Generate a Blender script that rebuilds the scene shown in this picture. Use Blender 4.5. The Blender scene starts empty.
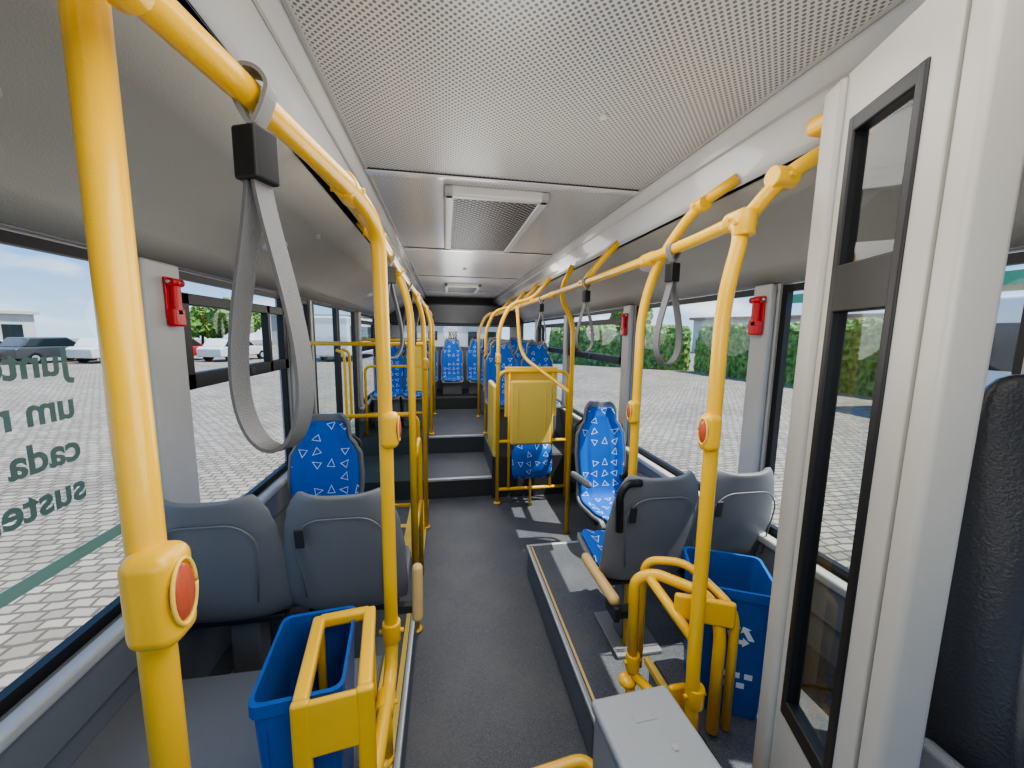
import bpy, bmesh, math, random
from mathutils import Vector, Matrix
random.seed(4)
S=bpy.context.scene
COL=S.collection
# ------------------------------------------------------------------ materials
def newmat(name):
    m=bpy.data.materials.new(name); m.use_nodes=True
    nt=m.node_tree
    return m,nt,nt.nodes['Principled BSDF']
def N(nt,t,**k):
    n=nt.nodes.new(t)
    for a,b in k.items(): setattr(n,a,b)
    return n
def mat(name,col,rough=.5,metal=0,noise=0,nscale=60,bump=0,bscale=300,coat=0,col2=None):
    m,nt,b=newmat(name)
    b.inputs['Base Color'].default_value=(*col,1); b.inputs['Roughness'].default_value=rough
    b.inputs['Metallic'].default_value=metal
    if coat: b.inputs['Coat Weight'].default_value=coat
    tc=N(nt,'ShaderNodeTexCoord')
    if noise or col2:
        nz=N(nt,'ShaderNodeTexNoise'); nz.inputs['Scale'].default_value=nscale; nz.inputs['Detail'].default_value=4
        nt.links.new(tc.outputs['Object'],nz.inputs['Vector'])
        r=N(nt,'ShaderNodeValToRGB')
        c2=col2 if col2 else tuple(min(1,c*(1+noise)) for c in col)
        c1=col if col2 else tuple(c*(1-noise) for c in col)
        r.color_ramp.elements[0].color=(*c1,1); r.color_ramp.elements[1].color=(*c2,1)
        r.color_ramp.elements[0].position=.35; r.color_ramp.elements[1].position=.65
        nt.links.new(nz.outputs['Fac'],r.inputs['Fac']); nt.links.new(r.outputs['Color'],b.inputs['Base Color'])
    if bump:
        n2=N(nt,'ShaderNodeTexNoise'); n2.inputs['Scale'].default_value=bscale
        nt.links.new(tc.outputs['Object'],n2.inputs['Vector'])
        bp=N(nt,'ShaderNodeBump'); bp.inputs['Strength'].default_value=bump; bp.inputs['Distance'].default_value=.002
        nt.links.new(n2.outputs['Fac'],bp.inputs['Height']); nt.links.new(bp.outputs['Normal'],b.inputs['Normal'])
    return m
YEL=mat('yellow_paint',(.90,.52,.035),.30,noise=.04,nscale=8,bump=.15,bscale=500,coat=.25)
YELP=mat('yellow_panel',(.88,.62,.12),.35,bump=.2)
YLINE=mat('yellow_trim',(.80,.55,.10),.5)
BEIGE=mat('armrest_tan',(.72,.48,.19),.5,bump=.2)
GREYS=mat('seat_shell_grey',(.20,.205,.212),.45,bump=.5,bscale=450)
DARKP=mat('dark_plastic',(.035,.037,.04),.45,bump=.3)
BLACK=mat('black_rubber',(.012,.012,.013),.45)
LGREY=mat('light_grey_paint',(.47,.47,.45),.4,noise=.03,nscale=5)
SILV=mat('silver_trim',(.55,.56,.56),.3,metal=.5)
WALLG=mat('wall_panel_grey',(.19,.20,.215),.6,bump=.4)
SIDEC=mat('side_ceiling_fabric',(.43,.415,.37),.75,bump=.5,bscale=250,noise=.03,nscale=3)
WHITE=mat('cove_white',(.72,.73,.74),.18,coat=.5)
DOORG=mat('cabin_door_grey',(.42,.40,.365),.38,noise=.02,nscale=4)
BOXG=mat('box_grey',(.33,.345,.35),.5,bump=.4)
RED=mat('red_plastic',(.62,.02,.025),.3)
BLUEB=mat('bin_blue',(.012,.10,.38),.35,bump=.2)
STRAP=mat('strap_grey',(.17,.17,.172),.42,bump=.5,bscale=600)
LEATH=mat('black_leather',(.032,.032,.036),.36,bump=.6,bscale=180)
WHITEP=mat('white_plastic',(.72,.72,.70),.4)
WHT=mat('white_ink',(.8,.85,.9),.5)
TXT=mat('window_lettering',(.17,.26,.25),.6)
STRP=mat('window_stripe',(.32,.50,.44),.6)
GRAPH=mat('step_riser_dark',(.05,.052,.055),.6,noise=.1)
def floormat():
    m,nt,b=newmat('speckled_vinyl')
    tc=N(nt,'ShaderNodeTexCoord')
    v=N(nt,'ShaderNodeTexNoise'); v.inputs['Scale'].default_value=420; v.inputs['Detail'].default_value=2
    nt.links.new(tc.outputs['Object'],v.inputs['Vector'])
    r=N(nt,'ShaderNodeValToRGB'); e=r.color_ramp.elements
    e[0].position=.40; e[0].color=(.05,.054,.066,1); e[1].position=.72; e[1].color=(.17,.18,.20,1)
    nt.links.new(v.outputs['Fac'],r.inputs['Fac'])
    n2=N(nt,'ShaderNodeTexNoise'); n2.inputs['Scale'].default_value=3; n2.inputs['Detail'].default_value=5
    nt.links.new(tc.outputs['Object'],n2.inputs['Vector'])
    mx=N(nt,'ShaderNodeMix',data_type='RGBA'); mx.inputs[7].default_value=(.15,.145,.14,1)
    mr=N(nt,'ShaderNodeMapRange'); mr.inputs[1].default_value=.45; mr.inputs[2].default_value=.75; mr.inputs[4].default_value=.65
    nt.links.new(n2.outputs['Fac'],mr.inputs[0]); nt.links.new(mr.outputs[0],mx.inputs[0])
    nt.links.new(r.outputs['Color'],mx.inputs[6]); nt.links.new(mx.outputs[2],b.inputs['Base Color'])
    b.inputs['Roughness'].default_value=.45
    return m
FLOOR=floormat()
def perf(name,base,dark,cell,rad,rough=.34):
    m,nt,b=newmat(name)
    tc=N(nt,'ShaderNodeTexCoord')
    masks=[]
    for off in (0,.5):
        mp=N(nt,'ShaderNodeMapping'); mp.inputs['Scale'].default_value=(1/cell,1/cell,0); mp.inputs['Location'].default_value=(off+.013,off,0)
        nt.links.new(tc.outputs['Object'],mp.inputs['Vector'])
        fr=N(nt,'ShaderNodeVectorMath',operation='FRACTION'); nt.links.new(mp.outputs[0],fr.inputs[0])
        sb=N(nt,'ShaderNodeVectorMath',operation='SUBTRACT'); sb.inputs[1].default_value=(.5,.5,0); nt.links.new(fr.outputs[0],sb.inputs[0])
        ln=N(nt,'ShaderNodeVectorMath',operation='LENGTH'); nt.links.new(sb.outputs[0],ln.inputs[0])
        lt=N(nt,'ShaderNodeMath',operation='LESS_THAN'); lt.inputs[1].default_value=rad; nt.links.new(ln.outputs['Value'],lt.inputs[0])
        masks.append(lt)
    mx=N(nt,'ShaderNodeMath',operation='MAXIMUM'); nt.links.new(masks[0].outputs[0],mx.inputs[0]); nt.links.new(masks[1].outputs[0],mx.inputs[1])
    mi=N(nt,'ShaderNodeMix',data_type='RGBA'); mi.inputs[6].default_value=(*base,1); mi.inputs[7].default_value=(*dark,1)
    nt.links.new(mx.outputs[0],mi.inputs[0]); nt.links.new(mi.outputs[2],b.inputs['Base Color'])
    b.inputs['Roughness'].default_value=rough
    return m
PERF=perf('perforated_ceiling',(.68,.685,.67),(.20,.20,.20),.0175,.225,.28)
GRILL=perf('vent_mesh',(.50,.50,.48),(.012,.012,.012),.034,.34,.5)
def fabric():
    m,nt,b=newmat('blue_triangle_fabric')
    uv=N(nt,'ShaderNodeUVMap')
    sc=N(nt,'ShaderNodeVectorMath',operation='SCALE'); sc.inputs['Scale'].default_value=1/.078
    nt.links.new(uv.outputs[0],sc.inputs[0])
    fl=N(nt,'ShaderNodeVectorMath',operation='FLOOR'); nt.links.new(sc.outputs[0],fl.inputs[0])
    fr=N(nt,'ShaderNodeVectorMath',operation='FRACTION'); nt.links.new(sc.outputs[0],fr.inputs[0])
    wn=N(nt,'ShaderNodeTexWhiteNoise',noise_dimensions='2D'); nt.links.new(fl.outputs[0],wn.inputs['Vector'])
    sep=N(nt,'ShaderNodeSeparateColor'); nt.links.new(wn.outputs['Color'],sep.inputs[0])
    sb=N(nt,'ShaderNodeVectorMath',operation='SUBTRACT'); sb.inputs[1].default_value=(.5,.5,0); nt.links.new(fr.outputs[0],sb.inputs[0])
    an=N(nt,'ShaderNodeMath',operation='MULTIPLY'); an.inputs[1].default_value=6.28; nt.links.new(sep.outputs[0],an.inputs[0])
    vr=N(nt,'ShaderNodeVectorRotate',rotation_type='Z_AXIS'); nt.links.new(sb.outputs[0],vr.inputs['Vector']); nt.links.new(an.outputs[0],vr.inputs['Angle'])
    ds=[]
    for a in (90,205,335):
        d=N(nt,'ShaderNodeVectorMath',operation='DOT_PRODUCT'); d.inputs[1].default_value=(math.cos(math.radians(a)),math.sin(math.radians(a)),0)
        nt.links.new(vr.outputs[0],d.inputs[0]); ds.append(d.outputs['Value'])
    m1=N(nt,'ShaderNodeMath',operation='MAXIMUM'); nt.links.new(ds[0],m1.inputs[0]); nt.links.new(ds[1],m1.inputs[1])
    m2=N(nt,'ShaderNodeMath',operation='MAXIMUM'); nt.links.new(m1.outputs[0],m2.inputs[0]); nt.links.new(ds[2],m2.inputs[1])
    s1=N(nt,'ShaderNodeMath',operation='SUBTRACT'); s1.inputs[1].default_value=.17; nt.links.new(m2.outputs[0],s1.inputs[0])
    ab=N(nt,'ShaderNodeMath',operation='ABSOLUTE'); nt.links.new(s1.outputs[0],ab.inputs[0])
    lt=N(nt,'ShaderNodeMath',operation='LESS_THAN'); lt.inputs[1].default_value=.027; nt.links.new(ab.outputs[0],lt.inputs[0])
    g=N(nt,'ShaderNodeMath',operation='GREATER_THAN'); g.inputs[1].default_value=.28; nt.links.new(sep.outputs[1],g.inputs[0])
    mu=N(nt,'ShaderNodeMath',operation='MULTIPLY'); nt.links.new(lt.outputs[0],mu.inputs[0]); nt.links.new(g.outputs[0],mu.inputs[1])
    mi=N(nt,'ShaderNodeMix',data_type='RGBA'); mi.inputs[6].default_value=(.010,.12,.50,1); mi.inputs[7].default_value=(.66,.76,.88,1)
    nt.links.new(mu.outputs[0],mi.inputs[0]); nt.links.new(mi.outputs[2],b.inputs['Base Color'])
    b.inputs['Roughness'].default_value=.8
    return m
FAB=fabric()
def glass(name,tint=(.88,.92,.91),k=.5,base=.025):
    m=bpy.data.materials.new(name); m.use_nodes=True; nt=m.node_tree; nt.nodes.clear()
    o=N(nt,'ShaderNodeOutputMaterial'); t=N(nt,'ShaderNodeBsdfTransparent'); t.inputs[0].default_value=(*tint,1)
    g=N(nt,'ShaderNodeBsdfGlossy'); g.inputs['Roughness'].default_value=.02
    lw=N(nt,'ShaderNodeLayerWeight'); lw.inputs[0].default_value=.5
    pw=N(nt,'ShaderNodeMath',operation='POWER'); pw.inputs[1].default_value=4; nt.links.new(lw.outputs['Facing'],pw.inputs[0])
    ml=N(nt,'ShaderNodeMath',operation='MULTIPLY_ADD'); ml.inputs[1].default_value=k; ml.inputs[2].default_value=base; nt.links.new(pw.outputs[0],ml.inputs[0])
    mx=N(nt,'ShaderNodeMixShader'); nt.links.new(ml.outputs[0],mx.inputs[0])
    nt.links.new(t.outputs[0],mx.inputs[1]); nt.links.new(g.outputs[0],mx.inputs[2]); nt.links.new(mx.outputs[0],o.inputs[0])
    return m
GLASS=glass('window_glass',(.86,.90,.88)); GLASSD=glass('door_glass',(.76,.84,.80))
GLASSC=glass('cabin_door_glass',(.80,.83,.81),.5,.06)
def lens(name,col):
    m,nt,b=newmat(name); b.inputs['Base Color'].default_value=(*col,1); b.inputs['Roughness'].default_value=.15
    b.inputs['Emission Color'].default_value=(*col,1); b.inputs['Emission Strength'].default_value=.05; return m
LENS=lens('button_lens_red',(.48,.10,.05))
def cobble():
    m,nt,b=newmat('cobblestone')
    tc=N(nt,'ShaderNodeTexCoord')
    nz=N(nt,'ShaderNodeTexNoise'); nz.inputs['Scale'].default_value=2.5; nt.links.new(tc.outputs['Object'],nz.inputs['Vector'])
    ad=N(nt,'ShaderNodeMix',data_type='VECTOR'); ad.inputs[0].default_value=.10
    nt.links.new(tc.outputs['Object'],ad.inputs[4]); nt.links.new(nz.outputs['Color'],ad.inputs[5])
    br=N(nt,'ShaderNodeTexBrick'); br.inputs['Scale'].default_value=1; br.inputs['Brick Width'].default_value=.15; br.inputs['Row Height'].default_value=.10
    br.inputs['Mortar Size'].default_value=.015; br.inputs['Mortar Smooth'].default_value=.7; br.inputs['Bias'].default_value=-.1
    br.inputs['Color1'].default_value=(.24,.215,.18,1); br.inputs['Color2'].default_value=(.38,.345,.295,1); br.inputs['Mortar'].default_value=(.12,.10,.08,1)
    nt.links.new(ad.outputs[1],br.inputs['Vector'])
    n2=N(nt,'ShaderNodeTexNoise'); n2.inputs['Scale'].default_value=.6; n2.inputs['Detail'].default_value=6; nt.links.new(tc.outputs['Object'],n2.inputs['Vector'])
    mx=N(nt,'ShaderNodeMix',data_type='RGBA',blend_type='MULTIPLY'); mx.inputs[0].default_value=.6
    nt.links.new(br.outputs['Color'],mx.inputs[6]); 
    r=N(nt,'ShaderNodeValToRGB'); r.color_ramp.elements[0].color=(.6,.57,.54,1); r.color_ramp.elements[1].color=(1,1,1,1); r.color_ramp.elements[0].position=.3; r.color_ramp.elements[1].position=.65
    nt.links.new(n2.outputs['Fac'],r.inputs[0]); nt.links.new(r.outputs[0],mx.inputs[7])
    nt.links.new(mx.outputs[2],b.inputs['Base Color']); b.inputs['Roughness'].default_value=.85
    bp=N(nt,'ShaderNodeBump'); bp.inputs['Strength'].default_value=.7; bp.inputs['Distance'].default_value=.02; bp.invert=True
    nt.links.new(br.outputs['Fac'],bp.inputs['Height']); nt.links.new(bp.outputs[0],b.inputs['Normal'])
    return m
COB=cobble()
LEAF=mat('hedge_leaves',(.045,.11,.02),.7,col2=(.20,.36,.075),nscale=5,bump=1,bscale=14)
TRUNK=mat('tree_bark',(.12,.08,.05),.9,noise=.2)
BWALL=mat('building_wall',(.50,.50,.49),.8,noise=.04,nscale=1)
BROOF=mat('building_roof',(.35,.22,.17),.8,noise=.1,nscale=3)
CARW=mat('car_white',(.62,.63,.64),.25,coat=.5)
CARR=mat('car_red',(.45,.03,.02),.25,coat=.5)
CARD=mat('car_dark_grey',(.06,.065,.07),.25,coat=.5)
CARG=mat('car_glass_dark',(.02,.03,.035),.08)
CANG=mat('canopy_green',(.12,.34,.20),.5)
# ------------------------------------------------------------------ helpers
def link(o,parent=None):
    COL.objects.link(o)
    if parent: o.parent=parent
    return o
def E(name,loc=(0,0,0),rz=0):
    e=bpy.data.objects.new(name,None); COL.objects.link(e); e.location=loc; e.rotation_euler=(0,0,rz); e.empty_display_size=.1
    return e
def mk(name,verts,faces,m,parent=None,smooth=False,bevel=0,solid=0,seg=2,off=-1,split=False):
    me=bpy.data.meshes.new(name); me.from_pydata([tuple(v) for v in verts],[],faces); me.update()
    o=bpy.data.objects.new(name,me); link(o,parent)
    me.materials.append(m)
    bm=bmesh.new(); bm.from_mesh(me); 
    if not solid: bmesh.ops.recalc_face_normals(bm,faces=bm.faces)
    bm.to_mesh(me); bm.free()
    if smooth:
        for p in me.polygons: p.use_smooth=True
    if solid:
        s=o.modifiers.new('solid','SOLIDIFY'); s.thickness=solid; s.offset=off
    if split:
        s=o.modifiers.new('split','EDGE_SPLIT'); s.split_angle=math.radians(50)
    if bevel:
        b=o.modifiers.new('bev','BEVEL'); b.width=bevel; b.segments=seg; b.limit_method='ANGLE'; b.angle_limit=.6
        for p in me.polygons: p.use_smooth=True
        w=o.modifiers.new('wn','WEIGHTED_NORMAL'); w.keep_sharp=True
    return o
def box(name,x0,x1,y0,y1,z0,z1,m,parent=None,bevel=0,rot=None,seg=2):
    cx,cy,cz=(x0+x1)/2,(y0+y1)/2,(z0+z1)/2
    a,b,c=abs(x1-x0)/2,abs(y1-y0)/2,abs(z1-z0)/2
    v=[(sx*a,sy*b,sz*c) for sx in(-1,1) for sy in(-1,1) for sz in(-1,1)]
    fs=[(0,1,3,2),(4,6,7,5),(0,4,5,1),(2,3,7,6),(0,2,6,4),(1,5,7,3)]
    if bevel: bevel=min(bevel,min(a,b,c)*.95)
    o=mk(name,v,fs,m,parent,bevel=bevel,seg=seg); o.location=(cx,cy,cz)
    if rot: o.rotation_euler=rot
    return o
def fillet(pts,r,n=7):
    P=[Vector(p) for p in pts]; out=[P[0]]
    for i in range(1,len(P)-1):
        a,b,c=P[i-1],P[i],P[i+1]; d1=(a-b); d2=(c-b)
        rr=min(r,d1.length*.48,d2.length*.48)
        s=b+d1.normalized()*rr; e=b+d2.normalized()*rr
        for k in range(n+1):
            t=k/n; out.append(s*(1-t)**2+b*2*t*(1-t)+e*t*t)
    out.append(P[-1]); return out
def tube(name,pts,r,m,parent=None,fr=.08,res=16):
    P=fillet(pts,fr) if len(pts)>2 else [Vector(p) for p in pts]
    vs=[];fs=[]; n=res
    T0=(P[1]-P[0]).normalized(); up=Vector((0,0,1)) if abs(T0.z)<.9 else Vector((1,0,0))
    X=T0.cross(up).normalized()
    for i,p in enumerate(P):
        if i==0:T=T0
        elif i==len(P)-1:T=(P[i]-P[i-1]).normalized()
        else:T=((P[i+1]-P[i]).normalized()+(P[i]-P[i-1]).normalized()).normalized()
        X=(X-T*X.dot(T)).normalized(); Y=T.cross(X)
        for k in range(n):
            a=2*math.pi*k/n; vs.append(p+X*math.cos(a)*r+Y*math.sin(a)*r)
    for i in range(len(P)-1):
        for k in range(n):
            fs.append((i*n+k,i*n+(k+1)%n,(i+1)*n+(k+1)%n,(i+1)*n+k))
    fs.append(tuple(range(n))); fs.append(tuple(range((len(P)-1)*n,len(P)*n)))
    o=mk(name,vs,fs,m,parent)
    for p in o.data.polygons: p.use_smooth=len(p.vertices)==4
    return o
def cyl(name,a,b,r,m,parent=None,bevel=0):
    o=tube(name,[a,b],r,m,parent,res=24)
    if bevel:
        bb=o.modifiers.new('b','BEVEL'); bb.width=bevel; bb.segments=3; bb.limit_method='ANGLE'; bb.angle_limit=1
    return o
def prism(name,poly,axis,a0,a1,m,parent=None,bevel=0):
    n=len(poly)
    def pt(p,a): return {'x':(a,p[0],p[1]),'y':(p[0],a,p[1]),'z':(p[0],p[1],a)}[axis]
    v=[pt(p,a0) for p in poly]+[pt(p,a1) for p in poly]
    f=[tuple(range(n)),tuple(range(n,2*n))]+[(i,(i+1)%n,(i+1)%n+n,i+n) for i in range(n)]
    return mk(name,v,f,m,parent,bevel=bevel)
def ell(name,c,r,m,parent=None,rot=None):
    bm=bmesh.new(); bmesh.ops.create_uvsphere(bm,u_segments=24,v_segments=14,radius=1)
    for v in bm.verts: v.co=Vector((v.co.x*r[0],v.co.y*r[1],v.co.z*r[2]))
    me=bpy.data.meshes.new(name); bm.to_mesh(me); bm.free(); me.materials.append(m)
    for p in me.polygons:p.use_smooth=True
    o=bpy.data.objects.new(name,me); link(o,parent); o.location=c
    if rot:o.rotation_euler=rot
    return o
# ------------------------------------------------------------------ constants
XL,XR=-.99,1.41
YB,YF=7.35,-1.3     # rear end, front end
ZT=1.88
# ------------------------------------------------------------------ floor
fl=E('floor')
box('aisle_floor',XL-.05,XR+.05,YF,3.76,-.06,0,FLOOR,fl)
box('step_tread_1',XL-.05,XR+.05,3.76,4.62,-.06,.20,FLOOR,fl)
box('step_tread_2',XL-.05,XR+.05,4.62,YB,-.06,.41,FLOOR,fl)
for i,(y,z0,z1) in enumerate(((3.76,0,.2),(4.62,.2,.41))):
    box('riser_%d'%i,-.2,.46,y-.006,y-.001,z0+.005,z1-.02,GRAPH,fl)
    box('nosing_%d'%i,-.2,.46,y-.012,y+.03,z1-.02,z1+.004,SILV,fl,.003)
pl=E('rear_seat_plinth')
box('plinth_right',.46,XR-.02,3.72,4.62,.2,.42,FLOOR,pl,.005)
box('plinth_right_front',.46,XR-.02,3.70,3.76,0,.42,GRAPH,pl)
box('rear_bench_base',XL+.02,XR-.02,6.32,YB-.02,.41,.60,GRAPH,pl,.01)
box('trim_1',-.34,-.17,2.75,3.74,.001,.006,YLINE)
box('trim_2',-.97,-.34,3.2,3.26,.001,.006,YLINE)
rp=E('seat_platform')
box('platform_body',.545,XR,1.22,2.42,0,.20,WALLG,rp,.01)
box('platform_body_front',.545,XR,YF+.4,1.22,0,.20,WALLG,rp,.01)
box('platform_top',.552,XR,YF+.4,2.41,.20,.212,FLOOR,rp)
box('edge_trim_side',.538,.560,YF+.4,2.425,.195,.216,SILV,rp,.004)
box('edge_trim_back',.56,XR,2.405,2.427,.195,.216,SILV,rp,.004)
box('yellow_edge',.565,.576,YF+.4,2.39,.212,.2155,BEIGE,rp)
ra=E('wheel_arch_cover')
box('arch_body',.74,XR,-.2,1.20,.212,.44,WALLG,ra,.03,seg=4)
box('arch_top',.76,XR,-.2,1.18,.44,.447,FLOOR,ra)
box('arch_trim',.728,.75,-.2,1.2,.425,.452,YLINE,ra,.004)
tube('power_cable',[(1.08,1.12,.455),(1.16,1.02,.453),(1.10,.90,.453),(1.0,.93,.453),(1.06,1.02,.453),(1.25,1.0,.453),(1.38,.9,.46)],.004,BLACK,None,.06,8)
lp=E('seat_platform')
box('platform_body',XL,-.165,YF+1.2,1.98,0,.20,WALLG,lp,.01)
box('platform_top',XL,-.17,YF+1.2,1.97,.20,.212,FLOOR,lp)
box('edge_trim_side',-.182,-.160,YF+1.2,1.985,.195,.216,SILV,lp,.004)
box('yellow_edge',-.205,-.185,YF+1.2,1.95,.212,.2155,YLINE,lp)
la=E('wheel_arch_cover')
box('arch_body',XL,-.215,.0,1.33,.212,.49,WALLG,la,.03,seg=4)
box('arch_top',XL,-.235,.0,1.31,.49,.496,GREYS,la,.002)
box('arch_trim',-.225,-.205,.0,1.33,.475,.50,YLINE,la,.004)
# ------------------------------------------------------------------ side walls
def sidewall(side):
    xi=XL if side=='left' else XR; s=-1 if side=='left' else 1
    xo=xi+s*.06
    w=E('wall_'+side)
    lo,hi=sorted((xi,xo))
    if side=='left':
        lowers=[(YF,-1.05),(-.1,3.18),(4.66,YB)]; sill=.79
        wins=[(-.02,1.45),(1.65,2.68),(2.86,3.14),(4.76,5.95),(6.07,7.2)]
    else:
        lowers=[(YF,YB)]; sill=.80
        wins=[(-1.0,.62),(.72,1.46),(1.58,2.74),(2.88,4.3),(4.42,5.8),(5.92,7.2)]
    for i,(a,b) in enumerate(lowers): box('lower_panel_%d'%i,lo,hi,a,b,-.30,sill-.02,WALLG,w)
    box('header',lo,hi,YF,YB,ZT,2.35,LGREY,w)
    prev=YF; i=0
    edges=[]
    for (a,b) in wins:
        if side=='left' and prev<-.5: edges.append((YF,-1.05)); edges.append((-.1,a))
        elif side=='left' and abs(prev-3.14)<.01: edges.append((3.14,3.18)); edges.append((4.66,a))
        else: edges.append((prev,a))
        prev=b
    edges.append((prev,YB))
    for i,(a,b) in enumerate(edges):
        box('pillar_%d'%i,lo,hi,a,b,sill-.03,ZT+.01,LGREY,w)
        if b-a<.25 and b-a>.08: box('pillar_cover_%d'%i,min(xi,xi-s*.035),max(xi,xi-s*.035),a+.01,b-.01,sill,ZT,LGREY,w,.012,seg=3)
    for i,(a,b) in enumerate(lowers): box('sill_%d'%i,min(xi,xi-s*.05),max(xi,xi-s*.05),a,b,sill-.05,sill-.012,LGREY,w,.012,seg=3)
    for i,(a,b) in enumerate(lowers): box('lower_rail_%d'%i,min(xi,xi-s*.03),max(xi,xi-s*.03),a,b,sill-.20,sill-.05,WALLG,w,.01)
    return wins,sill,xi,s
wn=[0]
def window(a,b,z0,z1,xi,s,transom):
    wn[0]+=1
    e=E('window_%d'%wn[0])
    t=.026
    xa,xb=sorted((xi+s*.012,xi+s*.04))
    box('gasket_bottom',xa,xb,a,b,z0-.02,z0+t*.6,BLACK,e); box('gasket_top',xa,xb,a,b,z1-t,z1+.002,BLACK,e)
    box('gasket_front',xa,xb,a,a+t,z0+t*.6,z1-t,BLACK,e); box('gasket_back',xa,xb,b-t,b,z0+t*.6,z1-t,BLACK,e)
    xg=xi+s*.03
    mk('pane',[(xg,a+.01,z0),(xg,b-.01,z0),(xg,b-.01,z1-.01),(xg,a+.01,z1-.01)],[(0,1,2,3)],GLASS,e)
    if transom:
        xa,xb=sorted((xi-s*.008,xi+s*.028)); zb=1.415; zt=1.79; m=.02
        box('transom_bottom',xa,xb,a+m,b-m,zb,zb+.062,BLACK,e,.004); box('transom_top',xa,xb,a+m,b-m,zt-.045,zt,BLACK,e,.004)
        box('transom_left',xa,xb,a+m,a+m+.05,zb,zt,BLACK,e); box('transom_right',xa,xb,b-m-.05,b-m,zb,zt,BLACK,e)
        box('transom_mid',xa,xb,b-m-.26,b-m-.23,zb,zt,BLACK,e)
        box('transom_latch',xa-.012,xb+.012,(a+b)/2-.02,(a+b)/2+.03,zb+.012,zb+.05,DARKP,e,.005)
wl,sl,xi,s=sidewall('left')
for i,(a,b) in enumerate(wl): window(a,b,sl,ZT-.01,xi,s,i in(1,3))
wr,sr,xi,s=sidewall('right')
for i,(a,b) in enumerate(wr): window(a,b,sr,ZT-.01,xi,s,i in(3,4))
for i,(t,z) in enumerate((('Juntos',1.525),('um mundo',1.405),('cada',1.285),('sustentável',1.17))):
    cu=bpy.data.curves.new('window_lettering','FONT'); cu.body=t; cu.size=.104; cu.offset=.0026; cu.extrude=.0004; cu.space_character=1.0
    cu.materials.append(TXT)
    o=bpy.data.objects.new('window_lettering_line',cu); 
    if i==0: we=E('window_lettering')
    link(o,we); o.matrix_local=Matrix(((0,0,-1,XL-.034),(-1,0,0,1.255),(0,1,0,z),(0,0,0,1)))
box('window_stripe',XL-.036,XL-.033,.0,1.44,1.0,1.035,STRP)
def busdoor(name,a,b):
    d=E(name); x0,x1=XL-.045,XL-.005; mid=(a+b)/2
    box('track',XL-.06,XL+.05,a,b,1.93,2.02,DARKP,d,.01)
    for k,(p,q) in enumerate(((a+.01,mid-.008),(mid+.008,b-.01))):
        fw=.045
        box('stile_a%d'%k,x0,x1,p,p+fw,.01,1.93,DARKP,d,.008); box('stile_b%d'%k,x0,x1,q-fw,q,.01,1.93,DARKP,d,.008)
        box('rail_b%d'%k,x0,x1,p+fw,q-fw,.01,.16,DARKP,d,.004); box('rail_t%d'%k,x0,x1,p+fw,q-fw,1.86,1.93,DARKP,d,.004)
        xg=(x0+x1)/2; mk('glass_%d'%k,[(xg,p+fw,.15),(xg,q-fw,.15),(xg,q-fw,1.87),(xg,p+fw,1.87)],[(0,1,2,3)],GLASSD,d)
        yy=(q-.09) if k==0 else (p+.09)
        tube('handle_%d'%k,[(XL-.01,yy,.75),(XL+.06,yy,.78),(XL+.06,yy,1.45),(XL-.01,yy,1.48)],.014,YEL,d,.04)
busdoor('door_1',3.19,4.65)
busdoor('door_2',-1.04,-.11)
wf=E('wall_front')
box('front_lower',XL-.06,XR+.06,YF-.06,YF,-.3,.85,WALLG,wf); box('front_header',XL-.06,XR+.06,YF-.06,YF,2.0,2.4,LGREY,wf)
box('front_pillar_l',XL-.06,XL+.06,YF-.06,YF,.85,2.0,LGREY,wf); box('front_pillar_r',XR-.06,XR+.06,YF-.06,YF,.85,2.0,LGREY,wf)
mk('windshield',[(XL,YF-.03,.85),(XR,YF-.03,.85),(XR,YF-.03,2.0),(XL,YF-.03,2.0)],[(0,1,2,3)],GLASS,wf)
wb=E('wall_rear')
box('rear_lower',XL-.06,XR+.06,YB,YB+.06,-.3,1.40,WALLG,wb); box('rear_header',XL-.06,XR+.06,YB,YB+.06,1.78,2.4,DARKP,wb)
box('rear_pillar_l',XL-.06,XL+.18,YB,YB+.06,1.40,1.78,LGREY,wb); box('rear_pillar_r',XR-.18,XR+.06,YB,YB+.06,1.40,1.78,LGREY,wb)
mk('rear_glass',[(XL,YB+.03,1.40),(XR,YB+.03,1.40),(XR,YB+.03,1.78),(XL,YB+.03,1.78)],[(0,1,2,3)],GLASS,wb)
box('rear_bulkhead',XL,XR,6.95,YB-.001,1.80,2.16,DARKP,wb,.04,seg=4)
# ------------------------------------------------------------------ ceiling
ce=E('ceiling')
def strip(name,pts,m,y0=YF,y1=YB,solid=.01,smooth=False):
    v=[(x,y0,z) for x,z in pts]+[(x,y1,z) for x,z in pts]; n=len(pts)
    return mk(name,v,[(i,i+1,n+i+1,n+i) for i in range(n-1)],m,ce,solid=solid,off=0,smooth=smooth)
CL,CR=-.31,.87
strip('perforated_panel',[(CL,2.30),(CR,2.30)],PERF)
strip('cove_left',[(CL-.002,2.305),(CL-.015,2.285),(-.365,2.215),(-.39,2.185),(-.395,2.165)],WHITE,smooth=True)
strip('cove_right',[(CR+.002,2.305),(CR+.012,2.285),(.925,2.19),(.945,2.165),(.955,2.14)],WHITE,smooth=True)
strip('gap_left',[(-.395,2.165),(-.405,2.21),(-.425,2.21),(-.43,2.165)],BLACK,solid=.004)
strip('gap_right',[(.955,2.14),(.96,2.20),(.99,2.20),(.995,2.15)],BLACK,solid=.004)
strip('side_panel_left',[(-.43,2.165),(-.60,2.13),(-.80,2.05),(-.93,1.96),(XL+.005,1.885)],SIDEC,smooth=True)
strip('side_panel_right',[(.995,2.15),(1.12,2.11),(1.25,2.04),(1.35,1.96),(XR-.005,1.885)],SIDEC,smooth=True)
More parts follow.
